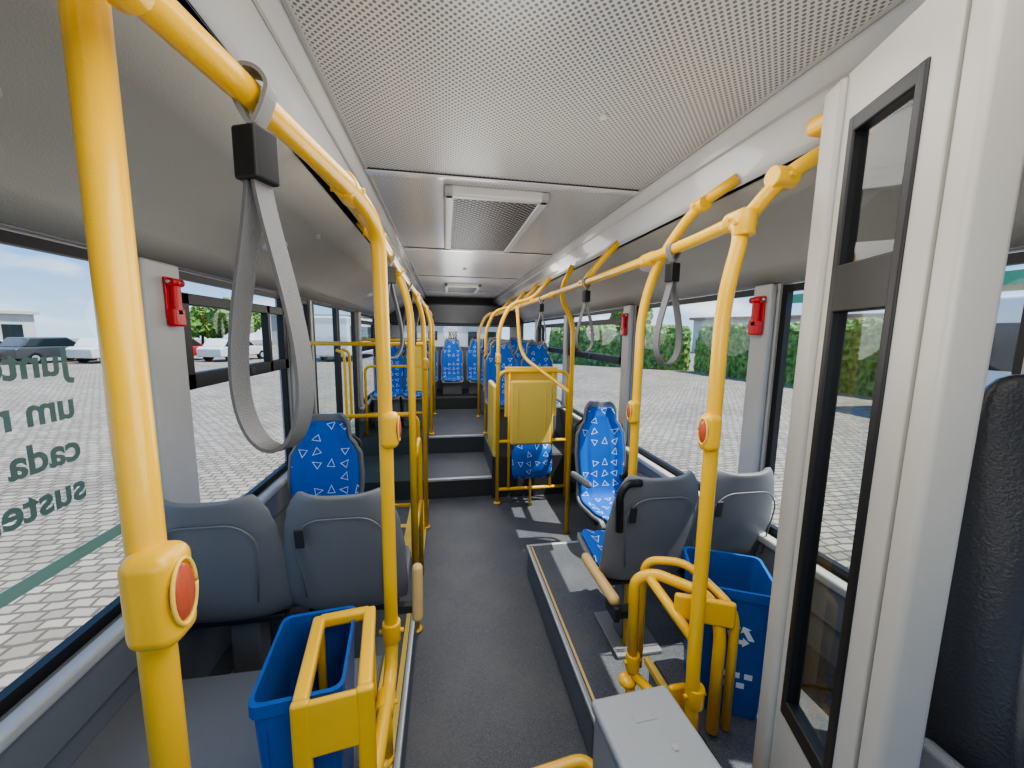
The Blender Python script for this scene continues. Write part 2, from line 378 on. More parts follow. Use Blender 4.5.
box('roof_skin',XL-.07,XR+.07,YF-.07,YB+.07,2.38,2.42,WHITE,ce)
strip('trim_line_left',[(CL,2.296),(CL+.012,2.292)],LGREY); strip('trim_line_right',[(CR-.012,2.292),(CR,2.296)],LGREY)
strip('cove_seam_right',[(.893,2.243),(.897,2.236)],LGREY,solid=.006); strip('cove_seam_left',[(-.336,2.250),(-.340,2.244)],LGREY,solid=.006)
for i,y in enumerate((.0,1.72,3.15,4.6,6.1)):
    box('panel_joint_%d'%i,CL,CR,y-.022,y+.022,2.286,2.296,WHITE,ce,.004)
    box('panel_joint_gap_%d'%i,CL,CR,y-.027,y-.024,2.290,2.296,DARKP,ce)
for i,y in enumerate((2.1,3.9,5.4)):
    box('side_joint_l%d'%i,-.62,-.60,y-.003,y+.003,2.10,2.128,LGREY,ce)
def vent(y0,y1):
    e=E('ceiling_vent'); x0,x1=.0,.48
    z0,z1=2.25,2.297; f=.05
    box('frame_front',x0,x1,y0,y0+f,z0,z1,WHITEP,e,.012,seg=3); box('frame_back',x0,x1,y1-f,y1,z0,z1,WHITEP,e,.012,seg=3)
    box('frame_left',x0,x0+f,y0,y1,z0,z1,WHITEP,e,.012,seg=3); box('frame_right',x1-f,x1,y0,y1,z0,z1,WHITEP,e,.012,seg=3)
    box('mesh',x0+f-.005,x1-f+.005,y0+f-.005,y1-f+.005,z0+.004,z0+.010,GRILL,e)
vent(1.80,2.95); vent(5.2,6.0)
ell('ceiling_sensor',(.47,1.17,2.292),(.012,.012,.008),WHITEP)
ell('ceiling_sensor',(.20,4.0,2.290),(.02,.02,.012),WHITEP)
for i,(x,y,z) in enumerate(((-.80,2.05,2.046),(-.8,4.4,2.046),(1.2,2.2,2.06),(-.8,.8,2.046))):
    e=E('ceiling_speaker'); rt=(0,math.radians(-20 if x<0 else 25),0)
    ell('bezel',(x,y,z),(.065,.10,.012),LGREY,e,rt); ell('grille',(x,y,z-.010),(.045,.075,.008),WHITEP,e,rt)
# ------------------------------------------------------------------ rails and poles
R=.0185
def joint(p,parent,axis='z',L=.035,r=.026):
    d={'x':Vector((1,0,0)),'y':Vector((0,1,0)),'z':Vector((0,0,1))}[axis]
    p=Vector(p); cyl('clamp',p-d*L,p+d*L,r,YEL,parent,.004)
    o=Vector((0,1,0)) if axis=='x' else Vector((1,0,0))
    cyl('clamp_bolt',p-o*(r+.008),p+o*(r+.008),.006,YEL,parent)
def stop(x,y,z,dx,big=1):
    e=E('stop_button')
    h=.055*big
    box('housing',x-.026*big,x+.026*big,y-.026*big,y+.026*big,z-h,z+h,YEL,e,.018,seg=5)
    ell('lens',(x+dx*.024*big,y-.004,z+.004),(.009,.017*big,.034*big),LENS,e)
    tube('bezel',[(x+dx*.027*big,y-.004+.019*big*math.cos(a),z+.004+.037*big*math.sin(a)) for a in [i*math.pi/12 for i in range(25)]],.0022,YELP,e,.001,8)
    return e
gl=E('grab_rail')
P1=(-.325,.455); 
tube('pole_near',[(P1[0],P1[1],.496),(P1[0]+.004,P1[1],2.14)],R-.001,YEL,gl)
tube('rail_front',[(-.30,.25,1.955),(-.265,.46,1.95),(-.18,.93,1.94),(-.163,1.05,1.90),(-.160,1.06,1.5),(-.160,1.06,.76),(-.16,1.02,.68),(-.17,.45,.66),(-.17,.44,.50)],R,YEL,gl,.09)
joint((-.274,.41,1.951),gl,'y',.03,.023)
joint((-.160,1.06,.79),gl,'z',.03)
cyl('foot',(-.165,.95,.49),(-.165,.95,.68),.017,YEL,gl); joint((-.165,.95,.67),gl,'y',.03,.025)
ell('foot_cap',(-.175,.95,.505),(.03,.035,.015),YEL,gl)
tube('rail_long',[(-.195,.86,1.942),(-.20,1.1,1.95),(-.22,2.0,1.95),(-.22,6.9,1.95)],R,YEL,gl,.1)
joint((-.198,.9,1.945),gl,'y',.04)
def lpole(y,zb,x=-.17):
    tube('pole',[(x,y,zb),(x,y,1.78),(-.24,y,1.98),(-.40,y,2.17)],R,YEL,gl,.14)
    joint((-.222,y,1.95),gl,'y',.04); ell('foot_cap',(x,y,zb+.006),(.034,.034,.012),YEL,gl)
for y,zb in ((2.02,0),(3.18,0),(4.70,.42),(5.9,.42)): lpole(y,zb)
for y in (1.3,): tube('bracket',[(-.21,y,1.95),(-.28,y,2.05),(-.40,y,2.17)],R,YEL,gl,.05); joint((-.212,y,1.95),gl,'y',.04)
stop(P1[0]+.018,P1[1]-.012,1.365,1,1.0)
stop(-.148,1.05,1.39,1,.9); stop(-.16,3.17,1.4,1,.9)
gf=E('door_guard_frame')
for y,zb,zt in ((3.10,0,1.0),(4.74,.43,1.25)):
    tube('upper_bar',[(XL,y,1.56),(-.17,y,1.56)],.016,YEL,gf)
    tube('frame',[(-.93,y,zb),(-.93,y,zt),(-.22,y,zt),(-.22,y,zb)],.016,YEL,gf,.08)
    tube('mid_bar',[(-.93,y,zb+.25),(-.22,y,zb+.25)],.014,YEL,gf)
box('panel_front',-.90,-.25,3.095,3.105,.30,.96,GLASSD,gf)
box('panel_rear',-.45,-.22,4.73,4.755,.95,1.55,YELP,gf,.01)
tube('side_loop',[(-.17,2.10,.98),(-.17,2.50,.98),(-.17,2.50,.02)],.016,YEL,gf,.08); tube('side_loop_low',[(-.17,2.02,.55),(-.17,2.50,.55)],.014,YEL,gf)
gr=E('grab_rail')
P3=(.685,.875)
tube('pole_near',[(.70,.875,.447),(P3[0],P3[1],.70),(P3[0],P3[1],1.75),(.745,.89,1.95),(.775,1.1,1.95),(.80,1.6,1.95),(.80,6.9,1.95)],R,YEL,gr,.13)
tube('bracket_near',[(.738,.885,1.94),(.80,.86,2.03),(.90,.80,2.10),(.96,.78,2.14)],R,YEL,gr,.06)
joint((.80,.855,2.03),gr,'x',.03,.025); joint((.735,.885,1.93),gr,'z',.03,.025); joint((.752,.93,1.95),gr,'y',.03,.026)
box('bracket_plate',.85,.93,.76,.86,2.125,2.165,YEL,gr,.012)
joint((.697,.875,.63),gr,'z',.03); ell('foot_cap',(.70,.875,.455),(.036,.036,.014),YEL,gr)
tube('pole_second',[(.82,1.50,.212),(.80,1.50,1.0),(.80,1.50,1.75),(.82,1.42,1.95),(.87,1.28,2.10),(.94,1.18,2.16)],R,YEL,gr,.12)
joint((.80,1.46,1.95),gr,'y',.04); joint((.875,1.27,2.10),gr,'y',.028,.025)
tube('pole_third',[(.99,2.92,0),(.99,2.92,1.75),(.86,2.9,1.95),(.92,2.78,2.15)],R,YEL,gr,.12); joint((.81,2.9,1.95),gr,'y',.04); 
def rpole(y,zb,x=.49):
    tube('pole',[(x,y,zb),(x,y,1.70),(.60,y,1.93),(.80,y,1.97),(.95,y-.1,2.16)],R,YEL,gr,.16)
    joint((.80,y,1.955),gr,'y',.04); ell('foot_cap',(x,y,zb+.006),(.034,.034,.012),YEL,gr)
for y,zb in ((3.57,0),(4.70,.41),(5.7,.41)): rpole(y,zb)
for y in (2.2,4.1): tube('bracket',[(.80,y,1.95),(.86,y-.06,2.05),(.95,y-.12,2.16)],R,YEL,gr,.05); joint((.80,y,1.95),gr,'y',.04)
stop(P3[0]-.012,P3[1]-.006,1.405,-1,.9); stop(.785,1.49,1.33,-1,.9); stop(.49,3.56,1.42,-1,.9)
pt=E('partition_frame')
tube('frame_outer',[(.49,3.57,.98),(.49,3.57,1.30),(1.18,3.57,1.30),(1.18,3.57,.02)],.018,YEL,pt,.1)
tube('lower_bar',[(.49,3.57,.14),(1.18,3.57,.14)],.016,YEL,pt); tube('mid_bar',[(.49,3.57,.62),(1.18,3.57,.62)],.016,YEL,pt)
tube('post_l',[(.60,3.57,.14),(.60,3.57,1.30)],.014,YEL,pt); tube('post_r',[(1.02,3.57,.14),(1.02,3.57,1.30)],.014,YEL,pt)
tube('cross_handle',[(.99,2.92,1.18),(.97,3.1,1.22),(.70,3.56,1.45),(.66,3.57,1.9)],.016,YEL,pt,.15)
box('back_panel',.60,1.00,3.49,3.54,.60,1.22,YELP,pt,.06,seg=6)
box('back_rib_l',.66,.67,3.480,3.492,.68,1.14,YELP,pt,.004); box('back_rib_r',.93,.94,3.480,3.492,.68,1.14,YELP,pt,.004)
box('upper_panel',.56,1.08,3.60,3.63,.85,1.34,YELP,pt,.04,seg=5)
box('side_box',.46,.52,3.68,4.2,.42,1.15,YELP,pt,.03)
fs=E('folding_seat')
def padmesh(name,w,h,d,m,parent,loc):
    nx,nz=8,8; v=[];f=[];uvs=[]
    for j in range(nz+1):
        for i in range(nx+1):
            u=-1+2*i/nx; q=-1+2*j/nz
            ww=w/2*(1-.12*abs(q)**4)
            v.append((u*ww,-d*(1-max(abs(u),abs(q))**4),q*h/2)); 
    for j in range(nz):
        for i in range(nx):
            a=j*(nx+1)+i; f.append((a,a+1,a+nx+2,a+nx+1))
    o=mk(name,v,f,m,parent,smooth=True,solid=.02,off=0); o.location=loc
    uv=o.data.uv_layers.new(name='UVMap')
    for lp_ in o.data.loops:
        c=o.data.vertices[lp_.vertex_index].co; uv.data[lp_.index].uv=(c.x+.31,c.z+.2)
    return o
padmesh('cushion',.38,.32,.04,FAB,fs,(.80,3.43,.46)); box('shell',.62,.98,3.435,3.47,.31,.62,DARKP,fs,.015)
cyl('hinge',(.62,3.48,.60),(.98,3.48,.60),.010,DARKP,fs); tube('leg',[(.80,3.485,.60),(.80,3.485,.0)],.012,YEL,fs)
# ------------------------------------------------------------------ seats
def interp(tab,s):
    for i in range(len(tab)-1):
        if s<=tab[i+1][0]:
            a,b=tab[i],tab[i+1]; t=(s-a[0])/(b[0]-a[0]); t=t*t*(3-2*t) if len(a)==2 else t
            return [a[k]+(b[k]-a[k])*t for k in range(1,len(a))]
    return list(tab[-1][1:])
meshcache={}
def seatmesh(kind,hp,hw):
    key=(kind,hp,hw)
    if key in meshcache: return meshcache[key]
    if kind=='head':
        prof=[(-.235,hp-.035),(-.215,hp),(-.10,hp-.005),(.06,hp-.02),(.135,hp+.0),(.175,hp+.07),(.195,hp+.2),(.215,hp+.36),(.235,hp+.50),(.245,hp+.58),(.25,hp+.70)]
        wt=[(0,.85),(.1,1),(.35,1),(.5,.96),(.66,1.02),(.78,.98),(.835,.82),(.875,.64),(.95,.62),(.985,.52),(1,.40)]
    else:
        prof=[(-.235,hp-.035),(-.215,hp),(-.10,hp-.005),(.06,hp-.02),(.135,hp+.0),(.175,hp+.07),(.20,hp+.2),(.225,hp+.34),(.245,hp+.46),(.25,hp+.49)]
        wt=[(0,.85),(.1,1),(.35,1.02),(.55,1.08),(.72,1.06),(.85,.98),(.92,.90),(.97,.80),(1,.66)]
    P=[Vector((0,a,b)) for a,b in prof]
    D=[]
    for i in range(len(P)-1):
        p0=P[max(i-1,0)];p1=P[i];p2=P[i+1];p3=P[min(i+2,len(P)-1)]
        for k in range(6):
            t=k/6; D.append(.5*((2*p1)+(p2-p0)*t+(2*p0-5*p1+4*p2-p3)*t*t+(3*p1-p0-3*p2+p3)*t**3))
    D.append(P[-1])
    L=[0]
    for i in range(1,len(D)): L.append(L[-1]+(D[i]-D[i-1]).length)
    tot=L[-1]
    def grid(off,wf,s0,s1,nx,name,m,solid,curl):
        v=[];f=[];uvs=[];ny=56
        for j in range(ny+1):
            s=(s0+(s1-s0)*j/ny); l=s*tot
            i=0
            while i<len(L)-2 and L[i+1]<l:i+=1
            t=(l-L[i])/(L[i+1]-L[i]); c=D[i].lerp(D[i+1],t); T=(D[i+1]-D[i]).normalized()
            nrm=Vector((0,-T.z,T.y)) # towards sitter
            ss=j/ny
            w=hw*interp(wt,s)[0]*wf
            if wf<1:
                if ss<.06: w*=.8+.2*math.sin(ss/.06*math.pi/2)
                if ss>.95: w*=.72+.28*math.cos((ss-.95)/.05*math.pi/2)
            for k in range(nx+1):
                u=-1+2*k/nx
                cc=curl*abs(u)**3*(1 if s>.4 else .6)
                p=Vector((u*w,0,0))+c+nrm*(off+cc)
                if wf<1: p+=nrm*(.012*(1-u**4)*(1 if .05<ss<.95 else .3)-.01*(math.exp(-((abs(u)-.62)/.06)**2)))
                v.append(p); uvs.append((u*w+.4,l))
        for j in range(ny):
            for k in range(nx):
                a=j*(nx+1)+k; f.append((a,a+1,a+nx+2,a+nx+1))
        me=bpy.data.meshes.new(name); me.from_pydata([tuple(q) for q in v],[],f); me.materials.append(m)
        uv=me.uv_layers.new(name='UVMap')
        for lo in me.loops: uv.data[lo.index].uv=uvs[lo.vertex_index]
        for p in me.polygons:p.use_smooth=True
        return me
    sh=grid(0,1.0,0,1,16,'shell',GREYS,.02,.035)
    fb=grid(.010,.90,.03,.965,24,'cushion',FAB,.02,.030)
    meshcache[key]=(sh,fb); return sh,fb
def seat(x,y,z,hp=.42,face=-1,kind='head',hw=.20,arm=None,base='ped',handle=True,groove=False,armmat=None,armpos=(0,.205),armtilt=-7):
    e=E('bus_seat',(x,y,z),0 if face<0 else math.pi)
    sh,fb=seatmesh(kind,hp,hw)
    o=bpy.data.objects.new('shell',sh); link(o,e); s_=o.modifiers.new('s','SOLIDIFY'); s_.thickness=.022; s_.offset=-1
    b=o.modifiers.new('b','BEVEL'); b.width=.006; b.segments=2; b.limit_method='ANGLE'; b.angle_limit=.8
    o=bpy.data.objects.new('cushion',fb); link(o,e); s_=o.modifiers.new('s','SOLIDIFY'); s_.thickness=.012; s_.offset=0
    if base=='ped':
        box('pedestal',-.055,.055,-.02,.07,.02,hp-.03,GREYS,e,.012); box('foot',-.11,.11,-.12,.16,0,.02,GREYS,e,.005)
        box('under_frame',-.17,.17,-.15,.12,hp-.06,hp-.03,DARKP,e,.008)
    else:
        box('base_box',-hw*.85,hw*.85,-.12,.14,0,hp-.03,GREYS,e,.015)
    if handle:
        tube('handle',[(-.17,.23,hp+.40),(-.19,.26,hp+.52),(-.10,.275,hp+.57),(.10,.275,hp+.57),(.19,.26,hp+.52),(.17,.23,hp+.40)],.012,DARKP,e,.03)
    if groove:
        tube('moulding',[(-.13,.222,hp+.10),(-.155,.250,hp+.34),(-.10,.268,hp+.41),(.10,.268,hp+.41),(.155,.250,hp+.34),(.13,.222,hp+.10)],.003,GREYS,e,.05,8)
        box('grip_slot',.115,.145,.262,.269,hp+.31,hp+.38,DARKP,e,.003,rot=(math.radians(-7),0,0))
    if arm:
        for sx in arm:
            xx=sx*(hw+.03); ay,az=armpos; z0=hp+az
            box('arm_bracket',xx-.012,xx+.012,ay+.10,ay+.19,z0-.065,z0-.005,DARKP,e,.006)
            box('armrest',xx-.022,xx+.022,ay-.17,ay+.17,z0-.021,z0+.022,armmat or BEIGE,e,.021,rot=(math.radians(armtilt),0,0),seg=5)
            box('arm_mount',min(xx,sx*(hw-.05)),max(xx,sx*(hw-.05)),ay+.13,ay+.17,z0-.065,z0-.035,DARKP,e)
    return e
seat(-.785,1.60,.212,.39,1,'low',.198,None,'ped',False,True)
sl_=seat(-.365,1.60,.212,.39,1,'low',.193,None,'ped',False,True)
box('armrest_raised',-.275,-.235,.20,.245,.36,.575,BEIGE,sl_,.019,seg=5,rot=(math.radians(8),0,0)); box('arm_mount',-.25,-.17,.20,.23,.39,.42,DARKP,sl_)
seat(.855,1.60,.212,.39,1,'low',.190,(1,),'ped',False,True,armpos=(.17,.03),armtilt=2)
seat(1.235,1.60,.212,.39,1,'low',.172,None,'ped',False,True)
def corner(x,y,z,sx):
    e=E('seat_corner_handle')
    tube('grip',[(x,y,z-.16),(x-sx*.01,y-.01,z+.0),(x+sx*.02,y-.01,z+.04),(x+sx*.08,y,z+.035)],.015,BLACK,e,.03)
corner(.675,1.345,1.04,1)
seat(-.70,2.16,0,.46,-1,'head',.205,(1,),'ped')
seat(1.13,2.42,0,.46,-1,'head',.190,(-1,1),'ped',armmat=GREYS)
for y,z,hp,xs in ((4.35,.42,.44,(.66,1.10)),(5.2,.41,.46,(.72,1.15)),(5.25,.41,.42,(-.75,-.38)),(6.0,.41,.46,(-.75,-.38)),(6.0,.41,.48,(.72,1.15)),(6.72,.60,.25,(-.76,-.32,.12,.57,1.10))):
    for x in xs: seat(x,y,z,hp,-1,'head',.195,None,'box')
# ------------------------------------------------------------------ waste bins
def bin_(loc,w,d,h,rz,sym):
    e=E('waste_bin',loc,rz)
    bm=bmesh.new()
    def ring(sx,sy,z,r=.02):
        out=[]
        for cx,cy,a0 in ((sx-r,sy-r,0),(-sx+r,sy-r,90),(-sx+r,-sy+r,180),(sx-r,-sy+r,270)):
            for k in range(4):
                a=math.radians(a0+k*30); out.append(bm.verts.new((cx+r*math.cos(a),cy+r*math.sin(a),z)))
        return out
    a=.82
    rings=[ring(w/2*a,d/2*a,0),ring(w/2*.985,d/2*.985,h*.93),ring(w/2*1.04,d/2*1.04,h*.935),ring(w/2*1.04,d/2*1.04,h),ring(w/2*.96,d/2*.96,h),ring(w/2*.95,d/2*.95,h*.93),ring(w/2*.79,d/2*.79,.01)]
    for i in range(len(rings)-1):
        A,B=rings[i],rings[i+1]
        for k in range(16): bm.faces.new((A[k],A[(k+1)%16],B[(k+1)%16],B[k]))
    bm.faces.new(rings[0][::-1]); bm.faces.new(rings[-1])
    bmesh.ops.recalc_face_normals(bm,faces=bm.faces)
    me=bpy.data.meshes.new('body'); bm.to_mesh(me); bm.free(); me.materials.append(BLUEB)
    link(bpy.data.objects.new('body',me),e)
    tl=math.atan((.985-a)*d/2/(h*.93))
    for k in (-1,1): box('rib',k*w*.36-.004,k*w*.36+.004,-d/2*.915,-d/2*.895,.03,h*.85,BLUEB,e,rot=(tl,0,0))
    if sym:
        rg=E('recycling_symbol'); rg.parent=e
        zz=h*.66; yy=-d/2*(a+(.985-a)*zz/(h*.93))-.002
        rg.location=(.02,yy,zz); rg.rotation_euler=(math.pi/2+tl,0,0)
        q=.058
        for k in range(3):
            an=math.radians(120*k)
            def rr(p): return (p[0]*math.cos(an)-p[1]*math.sin(an),p[0]*math.sin(an)+p[1]*math.cos(an))
            pts=[(-.50,-.50),(.14,-.50),(.14,-.66),(.46,-.36),(.14,-.08),(.14,-.24),(-.38,-.24),(-.53,-.46)]
            pts=[rr((a_*q,b_*q)) for a_,b_ in pts]
            mk('arrow_%d'%k,[(p[0],p[1],0) for p in pts],[tuple(range(len(pts)))],WHT,rg,solid=.0006)
        for k,(dx,dz) in enumerate(((-.035,.34),(.0,.34),(.035,.34),(-.02,.26),(.015,.26))):
            z2=h*dz; y2=-d/2*(a+(.985-a)*z2/(h*.93))
            box('print_%d'%k,.02+dx-.011,.02+dx+.011,y2-.002,y2+.001,z2-.009,z2+.009,WHT,e,rot=(tl,0,0))
    return e
bin_((-.315,.875,.498),.17,.25,.42,math.radians(6),False)
bin_((.915,1.04,.449),.24,.22,.44,math.radians(-26),True)
lh=E('bin_holder',(-.245,.86,0),math.radians(8))
for sx in (-.06,.06):
    box('side_bar',sx-.015,sx+.015,-.125,.115,.905,.935,YEL,lh,.008,seg=3)
    box('front_post',sx-.018,sx+.018,-.135,-.115,.50,.93,YEL,lh,.008,seg=3)
    box('rear_post',sx-.010,sx+.010,.10,.12,.50,.93,YEL,lh,.006)
box('front_plate',-.06,.06,-.133,-.118,.80,.925,YEL,lh,.006); box('back_bar',-.06,.06,.095,.12,.905,.935,YEL,lh,.008)
box('low_plate',-.06,.06,-.132,-.118,.50,.56,YEL,lh,.006)
rh=E('bin_holder')
tube('hoop',[(.615,1.08,.50),(.605,1.08,.86),(.66,1.06,.89),(.77,.93,.89),(.785,.90,.80),(.785,.90,.47)],.017,YEL,rh,.05)
tube('hoop_inner',[(.66,1.12,.50),(.66,1.12,.90),(.76,1.04,.93),(.83,.90,.86),(.83,.90,.47)],.013,YEL,rh,.05)
tube('strut',[(.685,.875,.80),(.64,1.05,.88)],.015,YEL,rh)
tube('low_strut',[(.615,1.08,.52),(.695,.875,.50)],.015,YEL,rh)
box('bracket_plate',.655,.82,.905,.925,.82,.90,YEL,rh,.01,rot=(0,0,math.radians(-25)))
box('bracket_low',.66,.72,.93,.95,.50,.60,YEL,rh,.01); joint((.615,1.08,.56),rh,'z',.03,.023); ell('foot_pad',(.60,1.08,.49),(.03,.03,.02),YEL,rh)
cyl('hoop_foot',(.612,1.08,.214),(.612,1.08,.52),.016,YEL,rh)
# ------------------------------------------------------------------ hand straps
def strap(x,y,zr,L,W,ang):
    e=E('hanging_strap',(x,y,zr))
    bw=.014
    n=24; v=[];f=[]
    for k in range(n):
        a=2*math.pi*k/n
        px,pz=.024*math.sin(a),.024*math.cos(a)
        if pz<0: px*=max(.35,1+pz*20); pz*=2.0
        for s_ in(-1,1): v.append((px,s_*bw,pz))
    for k in range(n): a=2*k;b=2*((k+1)%n); f.append((a,b,b+1,a+1))
    mk('rail_wrap',v,f,STRAP,e,smooth=True,solid=.005,split=True)
    g=bpy.data.objects.new('loop_pivot',None); link(g,e); g.rotation_euler=(0,0,ang)
    box('clip',-.018,.018,-.019,.019,-.112,-.048,BLACK,g,.004); 
    v=[];f=[];n=64
    top=-.10
    for k in range(n+1):
        t=k/n; a=math.pi*2*t
        zz=top-(L)*(.5-.5*math.cos(a)); px=W/2*math.sin(a)*(math.sin(a/2)**1.8)*1.3+.0055*(1 if t<.5 else -1)*(1-math.sin(a/2))
        for s_ in(-1,1): v.append((px,s_*bw,zz))
    for k in range(n): a=2*k; f.append((a,a+2,a+3,a+1))
    mk('loop',v,f,STRAP,g,smooth=True,solid=.0055,off=0,split=True)
    return e
strap(-.236,.575,1.95,.365,.125,math.radians(-24))
strap(.785,1.27,1.95,.30,.115,math.radians(10)); strap(.80,2.15,1.95,.30,.12,math.radians(10)); strap(.80,3.2,1.95,.29,.1,0)
strap(-.21,1.6,1.95,.30,.1,.5); strap(-.22,2.5,1.95,.30,.1,.5); strap(-.22,3.6,1.95,.30,.1,.5)
# ------------------------------------------------------------------ emergency hammers
def hammer(x,y,z,s):
    e=E('emergency_hammer')
    box('holder',min(x,x+s*.03),max(x,x+s*.03),y-.03,y+.03,z-.085,z-.02,RED,e,.008,seg=3); box('back_plate',min(x,x+s*.008),max(x,x+s*.008),y-.03,y+.03,z-.06,z+.085,RED,e,.003)
    box('handle',min(x+s*.008,x+s*.03),max(x+s*.008,x+s*.03),y-.018,y+.018,z-.05,z+.06,RED,e,.008,seg=3)
    cyl('head',(x+s*.02,y-.03,z+.068),(x+s*.02,y+.03,z+.068),.014,RED,e); cyl('tip',(x+s*.02,y-.04,z+.068),(x+s*.02,y-.03,z+.068),.005,SILV,e)
hammer(XL+.036,1.57,1.745,1); hammer(XR-.036,1.52,1.745,-1); hammer(XR-.036,2.81,1.735,-1)
# ------------------------------------------------------------------ driver cabin door
A=Vector((.81,.73,0)); B=Vector((.695,.40,0)); dv=(B-A).normalized()
cd=E('cabin_door',A,math.atan2(dv.y,dv.x))
ly=Vector((-dv.y,dv.x,0)); sg=1 if ly.x<0 else -1
def cb(n,x0,x1,d0,d1,z0,z1,m,bv=.005): return box(n,x0,x1,min(sg*d0,sg*d1),max(sg*d0,sg*d1),z0,z1,m,cd,bv,seg=3)
ZD=2.15; s0,s1,s2=.082,.250,.293
cb('far_stile',0,.060,-.01,.040,.0,ZD,DOORG,.010)
cb('leaf_far',.06,s0+.004,0,.03,.0,ZD,DOORG,.002); cb('leaf_near',s1-.004,s2,0,.03,.0,ZD,DOORG,.003)
cb('leaf_top',s0,s1,0,.03,2.04,ZD,DOORG,.002); cb('leaf_bottom',s0,s1,0,.03,.0,.82,DOORG,.002)
cb('seal_left',s0,s0+.018,.004,.034,.80,2.06,BLACK,.004); cb('seal_right',s1-.020,s1,.004,.034,.80,2.06,BLACK,.004)
cb('seal_top',s0,s1,.004,.0335,2.03,2.06,BLACK,.004); cb('seal_bottom',s0,s1,.004,.0335,.80,.84,BLACK,.004)
cb('seal_mid',s0+.01,s1-.01,.004,.0335,1.70,1.79,BLACK,.004)
mk('glass',[(s0+.01,sg*.020,.82),(s1-.01,sg*.020,.82),(s1-.01,sg*.020,2.05),(s0+.01,sg*.020,2.05)],[(0,1,2,3)],GLASSC,cd)
cb('post',s2+.004,s2+.048,-.03,.030,.0,2.29,DOORG,.010)
cb('post_seal',s2,s2+.004,0,.020,.0,ZD,BLACK,0)
tb=E('control_cabinet',(.495,.60,0),math.radians(3))
box('body',-.105,.105,-.25,.25,0,.665,BOXG,tb,.015,seg=3); box('lid',-.112,.112,-.257,.257,.668,.70,BOXG,tb,.012,seg=3)
box('hinge_strip',-.10,.10,-.02,-.012,.699,.7015,DARKP,tb); cyl('lock',(.03,.10,.699),(.03,.10,.704),.008,SILV,tb); box('lid_recess',-.03,.03,.17,.2,.699,.7015,BOXG,tb,.001)
tube('guard_rail',[(.43,.84,.36),(.43,.97,.36),(.17,.96,.33),(.15,.80,.33),(.15,.80,.0)],.018,YEL,None,.06).name='floor_guard_rail'
# driver seat
ds=E('driver_seat',(1.14,.42,.212))
def cushion(n,pts,w,m,parent,t=.10):
    v=[];f=[];nx=12
    for (y,z,ww) in pts:
        for k in range(nx+1):
            u=-1+2*k/nx; v.append((u*w*ww,y-.03*abs(u)**3,z))
    for j in range(len(pts)-1):
        for k in range(nx):
            a=j*(nx+1)+k; f.append((a,a+1,a+nx+2,a+nx+1))
    o=mk(n,v,f,m,parent,smooth=True,solid=t,off=0); s_=o.modifiers.new('ss','SUBSURF'); s_.levels=2; s_.render_levels=2; return o
cushion('backrest',[(.0,.38,.9),(.02,.45,1),(.05,.65,1.06),(.07,.80,1.0),(.10,.95,.80),(.12,1.12,.55),(.14,1.27,.36),(.145,1.38,.24)],.235,LEATH,ds,.11)
for k in (-1,1): tube('seam',[(k*.17,-.085,.42),(k*.18,-.04,.75),(k*.13,-.005,1.0),(k*.07,.03,1.2)],.0045,BOXG,ds,.05,8)
box('pan',-.25,.25,-.45,.03,.28,.40,LEATH,ds,.05,seg=5); box('base',-.18,.18,-.38,.0,.24,.30,DARKP,ds,.03)
box('side_lever',-.30,-.27,-.12,.06,.55,.72,GREYS,ds,.012); box('seat_pillar',-.12,.12,-.3,-.05,.0,.25,DARKP,ds,.01)
# ------------------------------------------------------------------ exterior
box('ground',-70,70,-40,90,-.40,-.36,COB)
def hedge(name,p,q,h,t):
    p=Vector(p);q=Vector(q); d=(q-p); L=d.length; n=int(L/.4); d.normalize(); s_=Vector((-d.y,d.x,0))
    prof=[(-t/2,0),(-t/2*1.05,h*.35),(-t/2,h*.75),(-t/4,h),(t/4,h),(t/2,h*.75),(t/2,0)]
    v=[];f=[]
    for i in range(n+1):
        for (a,z) in prof:
            c=p+d*(L*i/n)+s_*(a+random.uniform(-.08,.08)); v.append((c.x,c.y,-.36+z*(1+random.uniform(-.05,.05)) if z else -.37))
    m_=len(prof)
    for i in range(n):
        for k in range(m_-1):
            a=i*m_+k; f.append((a,a+1,a+m_+1,a+m_))
    f.append(tuple(range(m_))); f.append(tuple(range(n*m_,(n+1)*m_)))
    o=mk(name,v,f,LEAF); s2=o.modifiers.new('s','SUBSURF'); s2.levels=3; s2.render_levels=3
    tx=bpy.data.textures.new('leafnoise','CLOUDS'); tx.noise_scale=.22; tx.noise_depth=3
    dm=o.modifiers.new('d','DISPLACE'); dm.texture=tx; dm.strength=.45
    return o
hedge('hedge',(16.5,-2,0),(14.5,20,0),2.7,1.2); hedge('hedge',(14.3,20.8,0),(7.5,27,0),2.7,1.2)
def tree(x,y,h,r):
    e=E('tree',(x,y,-.36))
    tube('trunk',[(0,0,0),(.1,0,h*.4),(0,.1,h*.7)],.16,TRUNK,e,.5,10)
    for k in range(9):
        a=k*.9; bm=bmesh.new(); bmesh.ops.create_icosphere(bm,subdivisions=4,radius=r*random.uniform(.35,.6))
        for v in bm.verts: v.co*=random.uniform(.82,1.18)
        me=bpy.data.meshes.new('crown'); bm.to_mesh(me); bm.free(); me.materials.append(LEAF)
        o=bpy.data.objects.new('crown_%d'%k,me); link(o,e); o.location=(math.cos(a)*r*.5,math.sin(a)*r*.5,h*.7+random.uniform(-.3,.4)*r)
for x,y,h,r in ((-66,66,4.2,3),(-30,62,4.5,3),(-27,57,5,3),(-33,60,4.5,3),(22,44,6,2.5)): tree(x,y,h,r)
